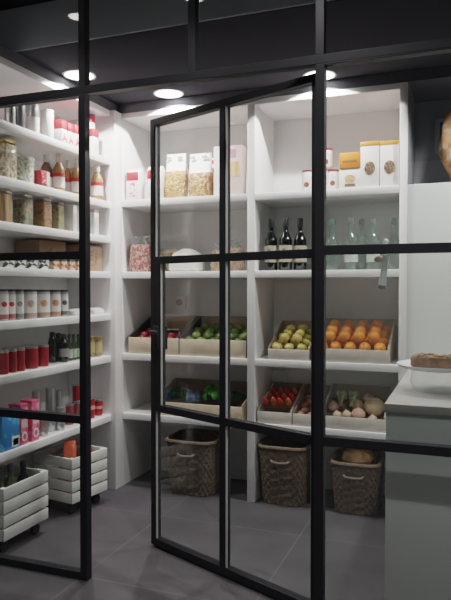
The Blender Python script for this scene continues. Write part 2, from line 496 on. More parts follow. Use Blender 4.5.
# unseen fill spot added on the right to brighten counter and white wall
spot((.12, 3.12, CZ - .02), 60, 150, .4)
w = bpy.data.worlds.new('world'); sc.world = w; w.use_nodes = True
w.node_tree.nodes['Background'].inputs[0].default_value = (.5, .52, .55, 1)
w.node_tree.nodes['Background'].inputs[1].default_value = .2

# ================================================================== builders for the goods
def put(name, label, cat, loc, rz=0, group=None): return thing(name, label, cat, loc, rz, group)
def can(name, label, loc, r, h, body, lid=None, band=None, bz=(.15, .85), group=None, cat='can', rz=0, ring=False):
    t = put(name, label, cat, loc, rz, group)
    MB().lathe([(r * .93, 0), (r, .006), (r, h - .01), (r * .93, h - .002), (r * .90, h - .004), (0, h - .004)], 24).build('body', body, t)
    B_ = t.children[0] if t.children else t
    if lid: L_ = MB().lathe([(r * .955, h - .012), (r * 1.03, h - .010), (r * 1.03, h), (r * .9, h + .001), (r * .88, h - .003), (0, h - .003)], 24).build('lid', lid, t)
    if band:
        MB().lathe([(r + .0008, h * bz[0]), (r + .0014, h * bz[0]), (r + .0014, h * bz[1]), (r + .0008, h * bz[1])], 24, cap=False).build('label_band', band, B_)
    if ring:
        MB().tube([(.012 * math.cos(a), .004 + .012 * math.sin(a), h + .002) for a in [2 * PI * i / 10 for i in range(10)]], .0018, 5, True).build('pull_ring', W['silver'], L_)
    return t
def jar(name, label, loc, r, h, fill, lid, fillh=.86, square=False, group=None, rz=0, cat='jar', band=None):
    t = put(name, label, cat, loc, rz, group)
    if square:
        MB().loft([(0, r * .96, r * .96), (.006, r, r), (h * .9, r, r), (h * .95, r * .86, r * .86)], 32, 6, True).build('glass', W['vessel'], t)
        MB().loft([(.005, r * .95, r * .95), (h * fillh, r * .95, r * .95)], 32, 6).build('contents', fill, t)
        MB().loft([(h * .93, r * .9, r * .9), (h * .935, r * .93, r * .93), (h, r * .93, r * .93)], 32, 6).build('lid', lid, t)
    else:
        MB().lathe([(r * .95, 0), (r, .006), (r, h * .88), (r * .86, h * .95)], 24).build('glass', W['vessel'], t); 
        MB().lathe([(r * .94, .005), (r * .95, .01), (r * .95, h * fillh)], 24).build('contents', fill, t)
        MB().lathe([(r * .88, h * .92), (r * .92, h * .925), (r * .92, h - .003), (r * .88, h)], 24).build('lid', lid, t)
    if band: MB().lathe([(r + .001, h * .2), (r + .0015, h * .2), (r + .0015, h * .7), (r + .001, h * .7)], 24, cap=False).build('label_band', band, t)
    return t
def carton(name, label, loc, w, d, h, body, rz=0, group=None, cat='box', top=None, topf=.78, panels=(), gable=False):
    """panels: (part name, material, x0, x1, z0, z1) as fractions of the front face; side=True copies on the ends"""
    t = put(name, label, cat, loc, rz, group)
    hb = h * topf if top else h
    B_ = MB().box((0, 0, hb / 2), (w, d, hb), .002).build('body', body, t); T_ = B_
    if top:
        if gable:
            MB().poly([(-w / 2, -d / 2, hb), (-w / 2, d / 2, hb), (-w / 2, d * .06, h * .97), (-w / 2, d * .06, h), (-w / 2, -d * .06, h), (-w / 2, -d * .06, h * .97)], (w, 0, 0)).build('top', top, t)
        else:
            T_ = MB().box((0, 0, (hb + h) / 2), (w + .001, d + .001, h - hb), .002).build('top', top, t)
    for n, m, x0, x1, z0, z1 in panels:
        MB().box(((x0 + x1 - 1) / 2 * w, -d / 2 - .0006, (z0 + z1) / 2 * h), ((x1 - x0) * w, .0016, (z1 - z0) * h)).build(n, m, B_ if z1 * h <= hb else T_)
    return t
def oval(t, name, m, x, y, z, rw, rh):
    mb = MB(); mb.lathe([(0, 0), (1, 0), (1, .0016), (0, .0016)], 24)
    for v in mb.bm.verts: v.co = Vector((x + v.co.x * rw, y - v.co.z, z + v.co.y * rh))
    own = [c for c in t.children if c.name.split('.')[0] == 'body']
    return mb.build(name, m, own[0] if own else t)
def bottle(name, label, loc, r, h, glass, cap, lab=None, sh=.6, nk=.3, lz=(.14, .5), group=None, fill=None, cat='bottle', capf=.9, rz=0, neckmat=None):
    t = put(name, label, cat, loc, rz, group)
    n = r * nk
    B_ = MB().lathe([(r * .9, 0), (r, .008), (r, h * sh), (r * .93, h * (sh + .05)), (n * 1.35, h * (sh + .17)), (n, h * (sh + .22)), (n * .97, h * .97), (n * 1.12, h * .975), (n * 1.12, h)], 24).build('bottle_body', glass, t)
    if fill: MB().lathe([(r * .9, .006), (r * .95, .012), (r * .95, h * sh), (r * .87, h * (sh + .05)), (n, h * (sh + .16))], 20).build('contents', fill, t)
    if lab: MB().lathe([(r + .0008, h * lz[0]), (r + .0016, h * lz[0]), (r + .0016, h * lz[1]), (r + .0008, h * lz[1])], 24, cap=False).build('label_band', lab, B_)
    if cap: MB().lathe([(n * 1.2, h * capf), (n * 1.22, h * capf + .002), (n * 1.22, h + .001), (n * 1.1, h + .004), (0, h + .004)], 16).build('cap', cap, t)
    return t
def paper_bag(name, label, loc, w, d, h, body, rz=0, group=None, panels=()):
    t = put(name, label, 'bag', loc, rz, group)
    B_ = MB().loft([(0, w * .48, d * .47), (.006, w * .5, d * .5), (h * .5, w * .505, d * .52), (h * .86, w * .5, d * .48), (h * .93, w * .49, d * .36), (h, w * .47, d * .12)], 40, 7).build('body', body, t)
    for n, m, x0, x1, z0, z1 in panels:
        MB().box(((x0 + x1 - 1) / 2 * w, -d * .522, (z0 + z1) / 2 * h), ((x1 - x0) * w, .002, (z1 - z0) * h), .0005).build(n, m, B_)
    return t
def food_bag(name, label, loc, w, d, h, fill, header=None, hf=.68, rz=0, group=None, tie=None, panels=(), film=True):
    """clear bag: bulging grains below, flat header or gathered neck above"""
    t = put(name, label, 'bag', loc, rz, group)
    hb = h * hf
    rnd = random.Random(hash(name) % 99 + int(loc[0] * 1000))
    wob = lambda k, i: .004 * math.sin(i * 2.1 + k * 1.7)
    MB().loft([(0, w * .42, d * .40), (.008, w * .47, d * .47), (hb * .35, w * .51, d * .54), (hb * .75, w * .5, d * .46), (hb * .95, w * .48, d * .3), (hb, w * .45, d * .18)], 40, 4, wob=wob).build('contents', fill, t)
    if header:
        MB().loft([(hb * .93, w * .49, d * .33), (hb * 1.06, w * .5, d * .2), (h, w * .48, d * .08)], 32, 5).build('header', header, t)
    if tie:
        MB().loft([(hb * .97, w * .4, d * .2), (hb * 1.1, w * .2, d * .16), (hb * 1.16, w * .13, d * .12), (hb * 1.3, w * .3, d * .2), (h, w * .36, d * .22)], 32, 2.4, cap=False, wob=lambda k, i: .006 * (-1) ** i).build('gathered_neck', tie, t)
    for n, m, x0, x1, z0, z1 in panels:
        MB().box(((x0 + x1 - 1) / 2 * w, -d * .25 if z0 * h > hb * .95 else -d * .54, (z0 + z1) / 2 * h), ((x1 - x0) * w, .002, (z1 - z0) * h), .0005).build(n, m, t)
    return t

Q = PI / 2
def left(px, s, X, ytop=None):
    """spot on left shelf s, seen at px, X metres deep -> (x,y,z), t, height to ytop"""
    Y, t = on_x(px, X)
    h = (zat(ytop, t) - SZ[s]) if ytop is not None else None
    if h and s: h = min(h, SZ[s - 1] - TH - SZ[s] - .014)
    return (X, Y, SZ[s] + .001), t, h
def back(px, s, Y, ytop=None):
    X, t = on_y(px, Y)
    h = (zat(ytop, t) - BZ[s]) if ytop is not None else None
    if h and s: h = min(h, BZ[s - 1] - TH - BZ[s] - .014)
    return (X, Y, BZ[s] + .001), t, h

# ================================================================== LEFT SHELVING
# ---- top shelf
glr = plain('smoked tin', (.16, .15, .17), .3, .5)
for px, w_, yt, lab, m, band in (
    (11, 11, 101, 'bright clear jar at the far left of the top left shelf', W['silver'], None),
    (20.5, 11, 106, 'dark grey tin on the top left shelf, left of the silver tin', glr, None),
    (33.5, 13, 107, 'silver and white tin on the top left shelf between dark tin and white tin', W['silver'], W['white']),
    (48.5, 12, 112, 'plain white tin on the top left shelf beside the red and white cartons', W['white'], None)):
    loc, t_, h = left(px, 0, -2.20, yt)
    can('tin', lab, loc, w_ * t_ / F / 2, h, m, W['silver'] if m is not W['white'] else W['white'], band, (.1, .6), cat='tin')
redwave = spotted('red white carton print', (.84, .82, .82), (.66, .04, .06), (0, -.035, .165), .062, None, None)
crt = [(59.5, 122), (66, 125), (72.5, 127), (78.5, 129)]
for i, (px, yt) in enumerate(crt):
    loc, t_, h = left(px, 0, -2.185, yt)
    carton('milk_carton', f'red-topped white carton on the top left shelf, {ORD[i]} from the left in its row', loc, .052, .08, h, W['white'], Q, 'red-topped cartons on the top left shelf', 'carton', W['red'], .62,
           [('label', dashes('red grey carton marks', (.84, .82, .82), (.7, .1, .12), 60, 60, .7), .12, .88, .1, .5)])
loc, t_, h = left(91.5, 0, -2.185, 131)
lb = loc
carton('milk_carton', 'red and white carton right of the glass post, with a small tin on it', loc, .062, .075, h, W['white'], Q, 'red-topped cartons on the top left shelf', 'carton', W['red'], .7,
       [('label', W['palepink'], .2, .8, .2, .5)])
zt = lb[2] + h + .001
can('tin', 'small red, white and blue tin on the carton right of the glass post', (lb[0], lb[1] + .002, zt), .026, min(zat(112.5, t_), 2.37) - zt, W['white'], plain('dark blue print', (.05, .06, .22), .4), W['red'], (.45, .9), cat='tin')

# ---- second shelf
loc, t_, h = left(4, 1, -2.22, 142)
jar('storage_jar', 'square jar of mixed tan pulses at the left edge of the second left shelf', loc, .055, h, grains('mixed tan pulses', [(.50, .34, .17), (.62, .50, .32), (.30, .17, .09), (.70, .60, .44)], 60), W['gold'], .9, True)
loc, t_, h = left(22.5, 1, -2.215, 159)
t = put('storage_tin', 'low wide speckled green and white tin on the second left shelf', 'tin', loc)
r = 24 * t_ / F / 2
MB().lathe([(r * .9, 0), (r, .008), (r, h * .88), (r * .95, h * .9)], 28).build('body', grains('speckled green white', [(.72, .72, .64), (.34, .38, .26), (.80, .80, .74), (.5, .52, .4)], 85, .5, .1), t)
MB().lathe([(r * .97, h * .86), (r * 1.02, h * .87), (r * 1.02, h), (0, h + .004)], 28).build('lid', grains('speckled lid', [(.70, .70, .62), (.40, .43, .3), (.80, .80, .74)], 85, .5, .1), t)
loc, t_, h = left(41.5, 1, -2.155, 172)
carton('low_box', 'low red box with white end in front of clear bottles on second left shelf', loc, .072, .06, h, W['red'], Q, None, 'box', None, 1, [('label', dashes('white red dashes', (.66, .04, .05), (.8, .6, .6), 50, 90, .6), .1, .62, .2, .8), ('label', W['white'], .66, .98, .05, .95)])
amber = plain('tan sauce', (.38, .21, .09), .35, var=.15, vscale=40)
dgl = plain('brown sauce', (.20, .13, .08), .35)
redlab = spotted('white label with red band', (.82, .80, .77), (.55, .12, .06), (0, 0, .105), .0, (.82, .80, .77), .3)
def saucelabel(k): return dashes('sauce label %d' % k, (.82, .79, .75), (.80, .70, .64), 40, 80, .8)
sb = [(47, 13, 156, -2.25, 'dark sauce bottle with pale cap behind the low red box', dgl, W['white']),
      (59.5, 12, 155, -2.19, 'tan sauce bottle with white label, first right of the low red box', amber, W['cream']),
      (68, 8.5, 161, -2.25, 'orange-brown sauce bottle standing further back between two tan ones', plain('orange sauce', (.50, .20, .06), .35), W['cream']),
      (77, 11, 158, -2.19, 'tan sauce bottle with red and white label half behind the glass post', amber, W['white']),
      (97.5, 12.5, 163, -2.16, 'tan sauce bottle with white cap, right of the glass post on the second left shelf', amber, W['white'])]
for px, w_, yt, X, lab, m, cap in sb:
    loc, t_, h = left(px, 1, X, yt)
    r = w_ * t_ / F / 2 * .94
    b_ = bottle('sauce_bottle', lab, loc, r, h, m, cap, saucelabel(px), .58, .42, (.12, .46), 'sauce bottles on the second left shelf', None, capf=.8)
    MB().lathe([(r + .0018, h * .40), (r + .0022, h * .40), (r + .0022, h * .5), (r + .0018, h * .5)], 24, cap=False).build('label_stripe', W['red'], b_)

# ---- third shelf: square storage jars
pasta1 = strands('orange spaghetti', (.34, .15, .04), (.72, .46, .20), 160)
for px, w_, yt, lab, m, fh in (
    (5, 14, 190, 'square jar of orange dry pasta at the left edge of the third left shelf', pasta1, .9),
    (23.5, 18, 191, 'square jar of green, orange and dark pulses, second on the third left shelf', grains('green orange pulses', [(.16, .17, .09), (.42, .22, .09), (.20, .22, .12), (.10, .08, .07), (.34, .30, .16)], 55), .84),
    (43, 17, 197, 'square jar of rust-brown lentils, third on the third left shelf', grains('rust lentils', [(.30, .13, .05), (.48, .22, .08), (.16, .08, .05), (.40, .18, .07)], 70), .9),
    (58, 12.5, 199, 'square jar of olive-tan grains, fourth on the third left shelf beside white boxes', grains('olive grains', [(.36, .29, .14), (.24, .22, .12), (.46, .36, .18)], 80), .88)):
    loc, t_, h = left(px, 2, -2.20, yt)
    jar('storage_jar', lab, loc, w_ * t_ / F / 2 * .86, h, m, plain('jar lid', (.30, .28, .26), .3, .5), fh, True, 'square storage jars on the third left shelf')
for i, (px, yt) in enumerate(((68.5, 206), (73.5, 207), (78.5, 208), (90, 210))):
    loc, t_, h = left(px, 2, -2.19, yt)
    carton('tea_box', ('slim white packet on the third left shelf, %s from the left' % ORD[i]) if i < 3 else 'whitish packet with pink print right of the glass post on the third left shelf', loc, .038 if i < 3 else .05, .10, h, W['white'], Q,
           'slim white packets on the third left shelf', 'packet', plain('beige packet top', (.55, .43, .36), .5) if i == 3 else None, .86, [('label', W['palepink'], .2, .8, .3, .7)])

# ---- fourth shelf
_, t_, h = left(95, 3, -2.16, 246)
for Y, X, ln, dp, hh, lab in ((3.375, -2.265, .225, .20, h, 'brown cardboard carton at the right end of the fourth left shelf'),
        (3.09, -2.335, .25, .17, h + .012, 'longer brown cardboard carton standing behind the small red and cream packets')):
    t = put('cardboard_carton', lab, 'box', (X, Y, SZ[3] + .001), Q)
    KB = MB().box((0, 0, hh / 2), (ln, dp, hh), .003).build('body', W['kraft'], t)
    MB().box((0, 0, hh + .001), (ln + .001, .052, .002)).build('tape', plain('parcel tape', (.46, .33, .22), .35), KB)
    MB().box((.0, -dp / 2 - .0008, hh * .5), (.10, .0016, hh * .55)).build('label', dashes('carton print', (.36, .235, .15), (.24, .14, .10), 45, 90, .6), KB)
bw = dashes('black white tin print', (.78, .76, .72), (.03, .03, .035), 42, 70, .55)
for i in range(4):
    loc, t_, h = left(5.5 + i * 11.8, 3, -2.165, 259.5)
    t = put('sardine_tin', f'flat black and white printed tin under the middle bar, {ORD[i]} from the left', 'tin', loc, Q, 'flat tins on the fourth left shelf')
    MB().loft([(0, .04, .03), (.003, .042, .032), (h - .003, .042, .032), (h, .04, .03)], 28, 5).build('body', bw, t)
    MB().loft([(h, .039, .029), (h + .002, .039, .029)], 28, 5).build('lid', W['silver'], t)
rc = dashes('red cream packet print', (.74, .62, .44), (.60, .10, .07), 60, 60, .6)
for i in range(4):
    loc, t_, h = left(52.5 + i * 8, 3, -2.16, 260)
    carton('small_packet', f'small red and cream packet in front of the cardboard carton, {ORD[i]} from the left', loc, .052, .06, h, rc, Q, 'small packets on the fourth left shelf', 'packet', plain('dark green packet lid', (.07, .09, .06), .5), .82)

# ---- fifth shelf: preserve tins
def fruitlab(c, r=.017, b2=None, h=.12):
    return spotted('fruit label', (.80, .78, .75), c, (0, -.040, h), r, b2, h * .45 if b2 else None)
fs = [(3.5, 9, (.62, .03, .03), 'with a red fruit, at the left edge'), (11, 8, (.60, .03, .03), 'with a red fruit, second from the left'),
      (19.2, 8.5, (.35, .34, .36), 'with a grey picture, third from the left'), (30, 13, (.62, .35, .28), 'wide, with a pinkish picture, fourth from the left'),
      (43, 13, (.72, .33, .16), 'wide, with an orange picture, fifth from the left'), (55, 10.5, (.70, .22, .08), 'with three orange fruits, sixth from the left'),
      (64, 8, (.08, .08, .16), 'with a dark blue picture, at the right end of the row')]
for px, w_, c, lab in fs:
    loc, t_, h = left(px, 4, -2.18, 289.5 + px * .01)
    r = w_ * t_ / F / 2
    ang = math.atan2(-loc[1], -loc[0]) + PI / 2
    can('preserve_tin', 'white-labelled preserve tin ' + lab, loc, r, h, W['silver'], W['greylid'],
        spotted('fruit label', (.80, .78, .75), c, (.004, -r, h * .52), min(.019, r * .62), tuple(x * .5 + .1 for x in c), h * .2), (.05, .84), 'preserve tins on the fifth left shelf', 'tin', rz=ang)
pk = dashes('pink white packet print', (.80, .66, .64), (.70, .20, .20), 40, 40, .72)
for px, yt, wl, lab in ((74, 304, .12, 'flat pinkish packet beside the preserve tins, left of the glass post'), (94, 306, .12, 'flat pink and white packet right of the glass post on the fifth left shelf')):
    loc, t_, h = left(px, 4, -2.19, yt)
    t = put('flat_packet', lab, 'packet', loc, Q)
    MB().loft([(0, wl / 2 * .97, .045), (.012, wl / 2, .052), (.028, wl / 2 * .96, .046), (.036, wl / 2 * .8, .03)], 32, 4).build('body', W['white'], t)
    MB().loft([(.0305, wl / 2 * .90, .040), (.039, wl / 2 * .6, .022)], 32, 4).build('top_print', pk, t)

# ---- sixth shelf: red cans
for i, (px, w_, yt, X) in enumerate(((3.5, 9, 351, -2.165), (12.2, 8.5, 349.5, -2.17), (20, 9, 348.5, -2.17), (31.5, 12, 346.5, -2.18), (43, 10.5, 345, -2.18))):
    loc, t_, h = left(px, 5, X, yt)
    can('red_can', f'red metallic drink can with grey rim, {ORD[i]} from the left on the sixth left shelf', loc, w_ * t_ / F / 2, h, W['redcan'], W['silver'], plain('dark red band', (.36, .02, .03), .3, .3) if i % 2 else None, (.3, .6), 'red cans on the sixth left shelf', ring=True)
for i, (px, w_, yt) in enumerate(((6, 10, 348), (16, 10, 347), (26, 10, 345.5))):
    loc, t_, h = left(px + 2, 5, -2.30, yt)
    can('red_can', f'red drink can in the back row of the sixth left shelf, {ORD[i]} from the left', loc, .033, h, W['redcan'], W['silver'], None, (.3, .6), 'red cans on the sixth left shelf')
for px, w_, yt, lab in ((52, 9, 333, 'black bottle right of the red cans, first of three'), (58, 9, 334, 'black bottle right of the red cans, middle of three'), (63.5, 9, 335, 'black bottle with pale label, last of three right of the red cans')):
    loc, t_, h = left(px, 5, -2.24 if px != 63.5 else -2.19, yt)
    r = w_ * t_ / F / 2
    bottle('dark_bottle', lab, loc, r, h, W['wine'], W['black'], plain('grey label', (.26, .25, .25), .5) if px == 63.5 else None, .66, .5, (.2, .5), 'dark bottles on the sixth left shelf', capf=.86)
for i, px in enumerate((69, 73.5, 78)):
    loc, t_, h = left(px, 5, -2.20, 335)
    bottle('green_bottle', f'small green bottle between black bottles and glass post, {ORD[i]} from the left', loc, .018, h, W['ggreen'], W['greylid'], plain('pale green label', (.45, .52, .42), .5), .55, .42, (.1, .45), 'green bottles on the sixth left shelf', capf=.9)
olives = grains('golden pickles', [(.42, .30, .10), (.30, .20, .07), (.52, .40, .18), (.24, .19, .08)], 60)
for px, X, yt, lab in ((90.5, -2.20, 336, 'gold-lidded jar of pickles right of the glass post, left one of two'), (97.5, -2.17, 336.5, 'gold-lidded jar of pickles right of the glass post, right one of two')):
    loc, t_, h = left(px, 5, X, yt)
    jar('pickle_jar', lab, loc, .027, h, olives, W['gold'], .84, group='pickle jars on the sixth left shelf', band=plain('tan jar label', (.50, .38, .18), .5))

# ---- seventh shelf
blu = dashes('blue box print', (.03, .20, .48), (.08, .36, .62), 30, 22, .7)
loc, t_, h = left(4, 6, -2.165, 414)
carton('cereal_box', 'bright blue box with white picture at the left edge of the bottom shelf', loc, .13, .075, h, blu, Q, None, 'box', None, 1, [('label', W['white'], .55, .98, .06, .34), ('picture', grains('leafy print', [(.1, .3, .12), (.8, .8, .78), (.5, .2, .1)], 60, .5, .1), .6, .92, .09, .28)])
pkp = dashes('pink box print', (.76, .10, .22), (.82, .30, .40), 34, 34, .62)
for px, yt, lab in ((17.5, 404, 'bright pink box on the bottom shelf, left one of two'), (29, 400, 'bright pink box on the bottom shelf, right one beside silver cans')):
    loc, t_, h = left(px, 6, -2.17, yt)
    t = carton('snack_box', lab, loc, .062, .075, h, pkp, Q, 'pink boxes on the bottom left shelf', 'box', W['pink'], .93, [('label', W['palepink'], .12, .88, .42, .62)])
    oval(t, 'picture', W['white'], 0, -.0385, h * .2, .022, .025)
    oval(t, 'picture', W['pink'], 0, -.0395, h * .2, .013, .015)
sil = [(36, 9, 391, -2.20, 'silver can standing behind, left pair on the bottom shelf'), (43, 9, 414, -2.165, 'short silver can in front of the left tall pair'),
       (50, 10, 388, -2.20, 'tall shiny silver can, third along the bottom shelf'), (57.5, 8, 391, -2.23, 'tall silver can behind, beside the shiny one'),
       (59.5, 9, 408, -2.165, 'short silver can in front, right one')]
for px, w_, yt, X, lab in sil:
    loc, t_, h = left(px, 6, X, yt)
    can('silver_can', lab, loc, w_ * t_ / F / 2, h, W['silver'], W['silver'], plain('pale can band', (.45, .45, .46), .35, .6), (.2, .45), 'silver cans on the bottom left shelf', ring=True)
for px, w_, yt, X, m, lab in ((69, 8, 404.5, -2.20, plain('dull red can', (.42, .06, .07), .35, .3), 'short dull red can beside the silver cans'),
        (76, 8, 384, -2.25, W['redcan'], 'tall red can behind the glass post on the bottom shelf'),
        (77.5, 8, 402, -2.18, plain('dull red grey can', (.40, .10, .11), .35, .3), 'short reddish can against the left side of the glass post'),
        (90, 8.5, 397.5, -2.185, W['redcan'], 'bright red can right of the glass post, left one of two'),
        (98, 8.5, 399.5, -2.185, W['redcan'], 'bright red can right of the glass post, right one of two')):
    loc, t_, h = left(px, 6, X, yt)
    can('red_can', lab, loc, w_ * t_ / F / 2, h, m, W['silver'], plain('white script band', (.70, .30, .30), .4) if px >= 90 else None, (.42, .6), 'red cans on the bottom left shelf', ring=True)

# ---- slatted crates on casters under the shelves
def slat_crate(label, loc, rz, L, D, hgt):
    """L along local y, D along local x; front-right corner etc."""
    t = put('slatted_crate', label, 'crate', loc, rz, 'white slatted crates on casters')
    z0, n = .075, 4
    gap = .010; sh_ = (hgt - gap * (n - 1)) / n
    for sgn in (-1, 1):
        a = MB(); b = MB()
        for k in range(n):
            zc = z0 + sh_ / 2 + k * (sh_ + gap)
            a.box((sgn * (D / 2 - .006), 0, zc), (.012, L, sh_), .002)
            b.box((0, sgn * (L / 2 - .006), zc), (D - .026, .012, sh_), .002)
        a.build('slat_side', W['crate'], t); b.build('slat_side', W['crate'], t)
    for sx in (-1, 1):
        for sy in (-1, 1):
            MB().box((sx * (D / 2 - .024), sy * (L / 2 - .024), z0 + hgt / 2), (.022, .022, hgt - .004), .002).build('corner_post', W['crate'], t)
            c = MB(); c.tube([(sx * (D / 2 - .05) - .011, sy * (L / 2 - .05), .028), (sx * (D / 2 - .05) + .011, sy * (L / 2 - .05), .028)], .028, 16)
            c.box((sx * (D / 2 - .05), sy * (L / 2 - .05), .063), (.034, .05, .014), .002)
            c.build('caster', W['rubber'], t)
    MB().box((0, 0, z0 + .010), (D - .026, L - .026, .010)).build('base_board', W['woodd'], t)
    return t
C1 = (-2.215, 2.603, 0)
slat_crate('white slatted crate of bottles on black casters at the lower left corner', C1, 0, .345, .31, .255)
a2 = R(-9)
C2 = (-2.185, 3.165, 0)
slat_crate('white slatted crate with red packet on black casters, behind the first crate', C2, a2, .30, .30, .255)
for i, (dx, dy, h, m, lab) in enumerate(((-.02, -.10, .30, W['ggreen'], 'green glass bottle in the front slatted crate, leftmost'), (.07, -.02, .33, W['ggreen'], 'clear green bottle in the middle of the front slatted crate'), (.06, .09, .315, W['wine'], 'dark bottle at the right of the front slatted crate'))):
    bottle('crate_bottle', lab, (C1[0] + dx, C1[1] + dy, .0905), .034, h - .02, m, W['black'] if i == 2 else W['greylid'], W['cream'] if i == 1 else None, .62, .4, (.2, .5), 'bottles in the front slatted crate')
paper_bag('red_packet', 'orange-red packet sticking out of the rear slatted crate', (C2[0] + .04, C2[1] - .07, .0905), .068, .065, .315, plain('orange red packet', (.66, .12, .06), .4, var=.2, vscale=40), .4)
t = put('cloth_bundle', 'dark brown folded bundle at the right in the rear slatted crate', 'bundle', (C2[0] + .02, C2[1] + .065, .0905), a2)
MB().loft([(0, .09, .055), (.1, .10, .06), (.22, .095, .06), (.252, .07, .04)], 28, 3, wob=lambda k, i: .004 * math.sin(i * 1.9 + k)).build('body', plain('brown cloth', (.12, .07, .05), .9, bump=.4), t)

# ================================================================== BACK SHELVING
# ---- top row
redsug = plain('red white motif', (.72, .06, .07), .45)
mot = dashes('red motif print', (.84, .80, .79), (.72, .10, .12), 45, 60, .55)
for px, w_, yt, lab in ((134.3, 16.5, 170, 'red and white paper bag at the left end of the top back shelf'), (155.2, 16.5, 167.5, 'red and white paper bag behind the door edge, second on the top back shelf')):
    loc, t_, h = back(px + 1.2, 0, 3.66, yt)
    paper_bag('sugar_bag', lab, loc, w_ * t_ / F, .075, h, W['white'], 0, 'red and white paper bags on the top back shelf',
              [('label', W['red'], .1, .9, .62, .88), ('motif', mot, .32, .68, .12, .54)])
pb = grains('shell pasta', [(.50, .29, .12), (.34, .18, .07), (.62, .42, .20), (.42, .24, .10)], 60, .6, .9)
pb2 = grains('brown dry pasta', [(.36, .20, .09), (.26, .13, .06), (.48, .30, .14)], 55, .6, .9)
for px, w_, yt, f, lab in ((177, 22, 155, pb, 'bag of golden pasta with white header, left one on the top back shelf'), (201, 24, 154.5, pb2, 'bag of brown pasta with white header, right one beside the pink box')):
    loc, t_, h = back(px, 0, 3.70, yt)
    food_bag('pasta_bag', lab, loc, w_ * t_ / F, .085, h, f, W['white'], .66 if px < 190 else .6, 0, 'pasta bags on the top back shelf', panels=[('logo', plain('grey blue logo', (.35, .38, .45), .5), .1, .3, .88, .94), ('logo', plain('grey blue logo', (.35, .38, .45), .5), .6, .85, .88, .94)])
loc, t_, h = back(213, 0, 3.80, 160)
carton('red_carton', 'red and white carton just behind the pasta bags and pink box', loc, .07, .08, h, W['white'], 0, None, 'carton', None, 1, [('label', W['red'], .1, .9, .45, .75), ('label', W['red'], .1, .9, .85, .95)])
loc, t_, h = back(230, 0, 3.72, 148)
wbx = 29 * t_ / F
t = carton('pasta_box', 'tall pale pink box with a window of pasta beside the shelf divider', loc, wbx, .09, h, W['palepink'], 0, None, 'box', None, 1,
       [('window', strands('long pasta in window', (.50, .32, .14), (.72, .52, .28), 140), .42, .92, .38, .68), ('logo', plain('violet logo', (.50, .28, .42), .5), .45, .8, .76, .92), ('side_panel', W['white'], 0, .22, .0, 1)])
# jars, orange carton, white packs
jw = spotted('white jar label', (.82, .80, .78), (.25, .06, .06), (0, -.034, .04), .016)
jl = [(307.5, 11.5, 171.5, 0), (333, 11, 171, 0), (320.5, 11, 171, 0)]
zj = None
for i, (px, w_, yt, k) in enumerate(jl):
    loc, t_, h = back(px, 0, 3.68, yt)
    lab = ('white-labelled jar with red lid left of the thick mullion', 'white-labelled jar with red lid just right of the thick mullion', 'white-labelled jar hidden mostly behind the thick mullion')[i]
    can('jam_jar', lab, loc, w_ * t_ / F / 2, h, W['white'], plain('maroon lid', (.30, .03, .04), .4), jw, (.1, .75), 'red-lidded jars on the top back shelf', 'jar')
    zj = loc[2] + h + .0015
loc, t_, h = back(326.5, 0, 3.68, 150)
can('jam_jar', 'white-labelled jar with red lid stacked on top of the others', (loc[0], loc[1], zj), 11 * t_ / F / 2, loc[2] + h - zj, W['white'], plain('maroon lid', (.30, .03, .04), .4), jw, (.1, .75), 'red-lidded jars on the top back shelf', 'jar')
loc, t_, h = back(350.5, 0, 3.67, 154.5)
t = carton('biscuit_box', 'white carton with orange top beside two tall white packs', loc, 20.5 * t_ / F, .07, h, W['white'], 0, None, 'box', W['orange'], .55,
           [('strip', plain('brown strip', (.16, .08, .04), .5), .05, .95, .54, .58), ('strip', plain('brown lettering strip', (.30, .13, .05), .5), .15, .85, .73, .79), ('strip', plain('brown strip', (.16, .08, .04), .5), .25, .75, .06, .14)])
oval(t, 'picture', grains('nut picture', [(.60, .36, .16), (.72, .5, .28), (.4, .22, .1)], 150, .5, .1), 0, -.0358, h * .28, .030, .022)
for px, yt, lab in ((370, 143.5, 'tall white pack with orange top and oval picture, left one of two'), (389.5, 142.5, 'tall white pack with orange top and oval picture, right one at the shelf end')):
    loc, t_, h = back(px, 0, 3.67, yt)
    wv = 18.3 * t_ / F
    t = carton('snack_pack', lab, loc, wv, .07, h, W['white'], 0, 'tall white packs on the top back shelf', 'pack', plain('gold orange top', (.70, .34, .07), .45), .9)
    oval(t, 'picture', grains('brown nut picture', [(.16, .09, .05), (.26, .16, .09), (.09, .05, .03), (.36, .25, .16)], 130, .5, .1), 0, -.0358, h * .42, .030, .038)

# ---- second row
bean = grains('speckled pink beans', [(.30, .11, .09), (.50, .32, .26), (.22, .07, .06), (.42, .22, .18)], 75, .6, .8)
loc, t_, h = back(141.5, 1, 3.68, 238)
food_bag('bean_bag', 'clear bag of speckled pink beans at the left of the second back shelf', loc, 21 * t_ / F, .085, h, bean, None, .8, tie=W['vessel'])
loc, t_, h = back(176, 1, 3.86, 247)
t = put('glass_bowl', 'clear glass bowl of brown nuts behind the white sack', 'bowl', loc)
r = 38 * t_ / F / 2
MB().lathe([(r * .6, 0), (r * .9, h * .3), (r, h * .9), (r * .98, h * .9), (r * .88, h * .32), (r * .55, .008), (0, .008)], 32).build('bowl', W['vessel'], t)
MB().lathe([(r * .55, .010), (r * .85, h * .35), (r * .92, h * .72), (r * .5, h * .86), (0, h * .9)], 32).build('contents', grains('brown nuts', [(.34, .20, .10), (.46, .29, .15), (.26, .15, .08)], 55), t)
loc, t_, h = back(187, 1, 3.70, 249)
t = put('flour_sack', 'low slumped white sack on the second back shelf behind the door', 'sack', loc)
wv = 36 * t_ / F
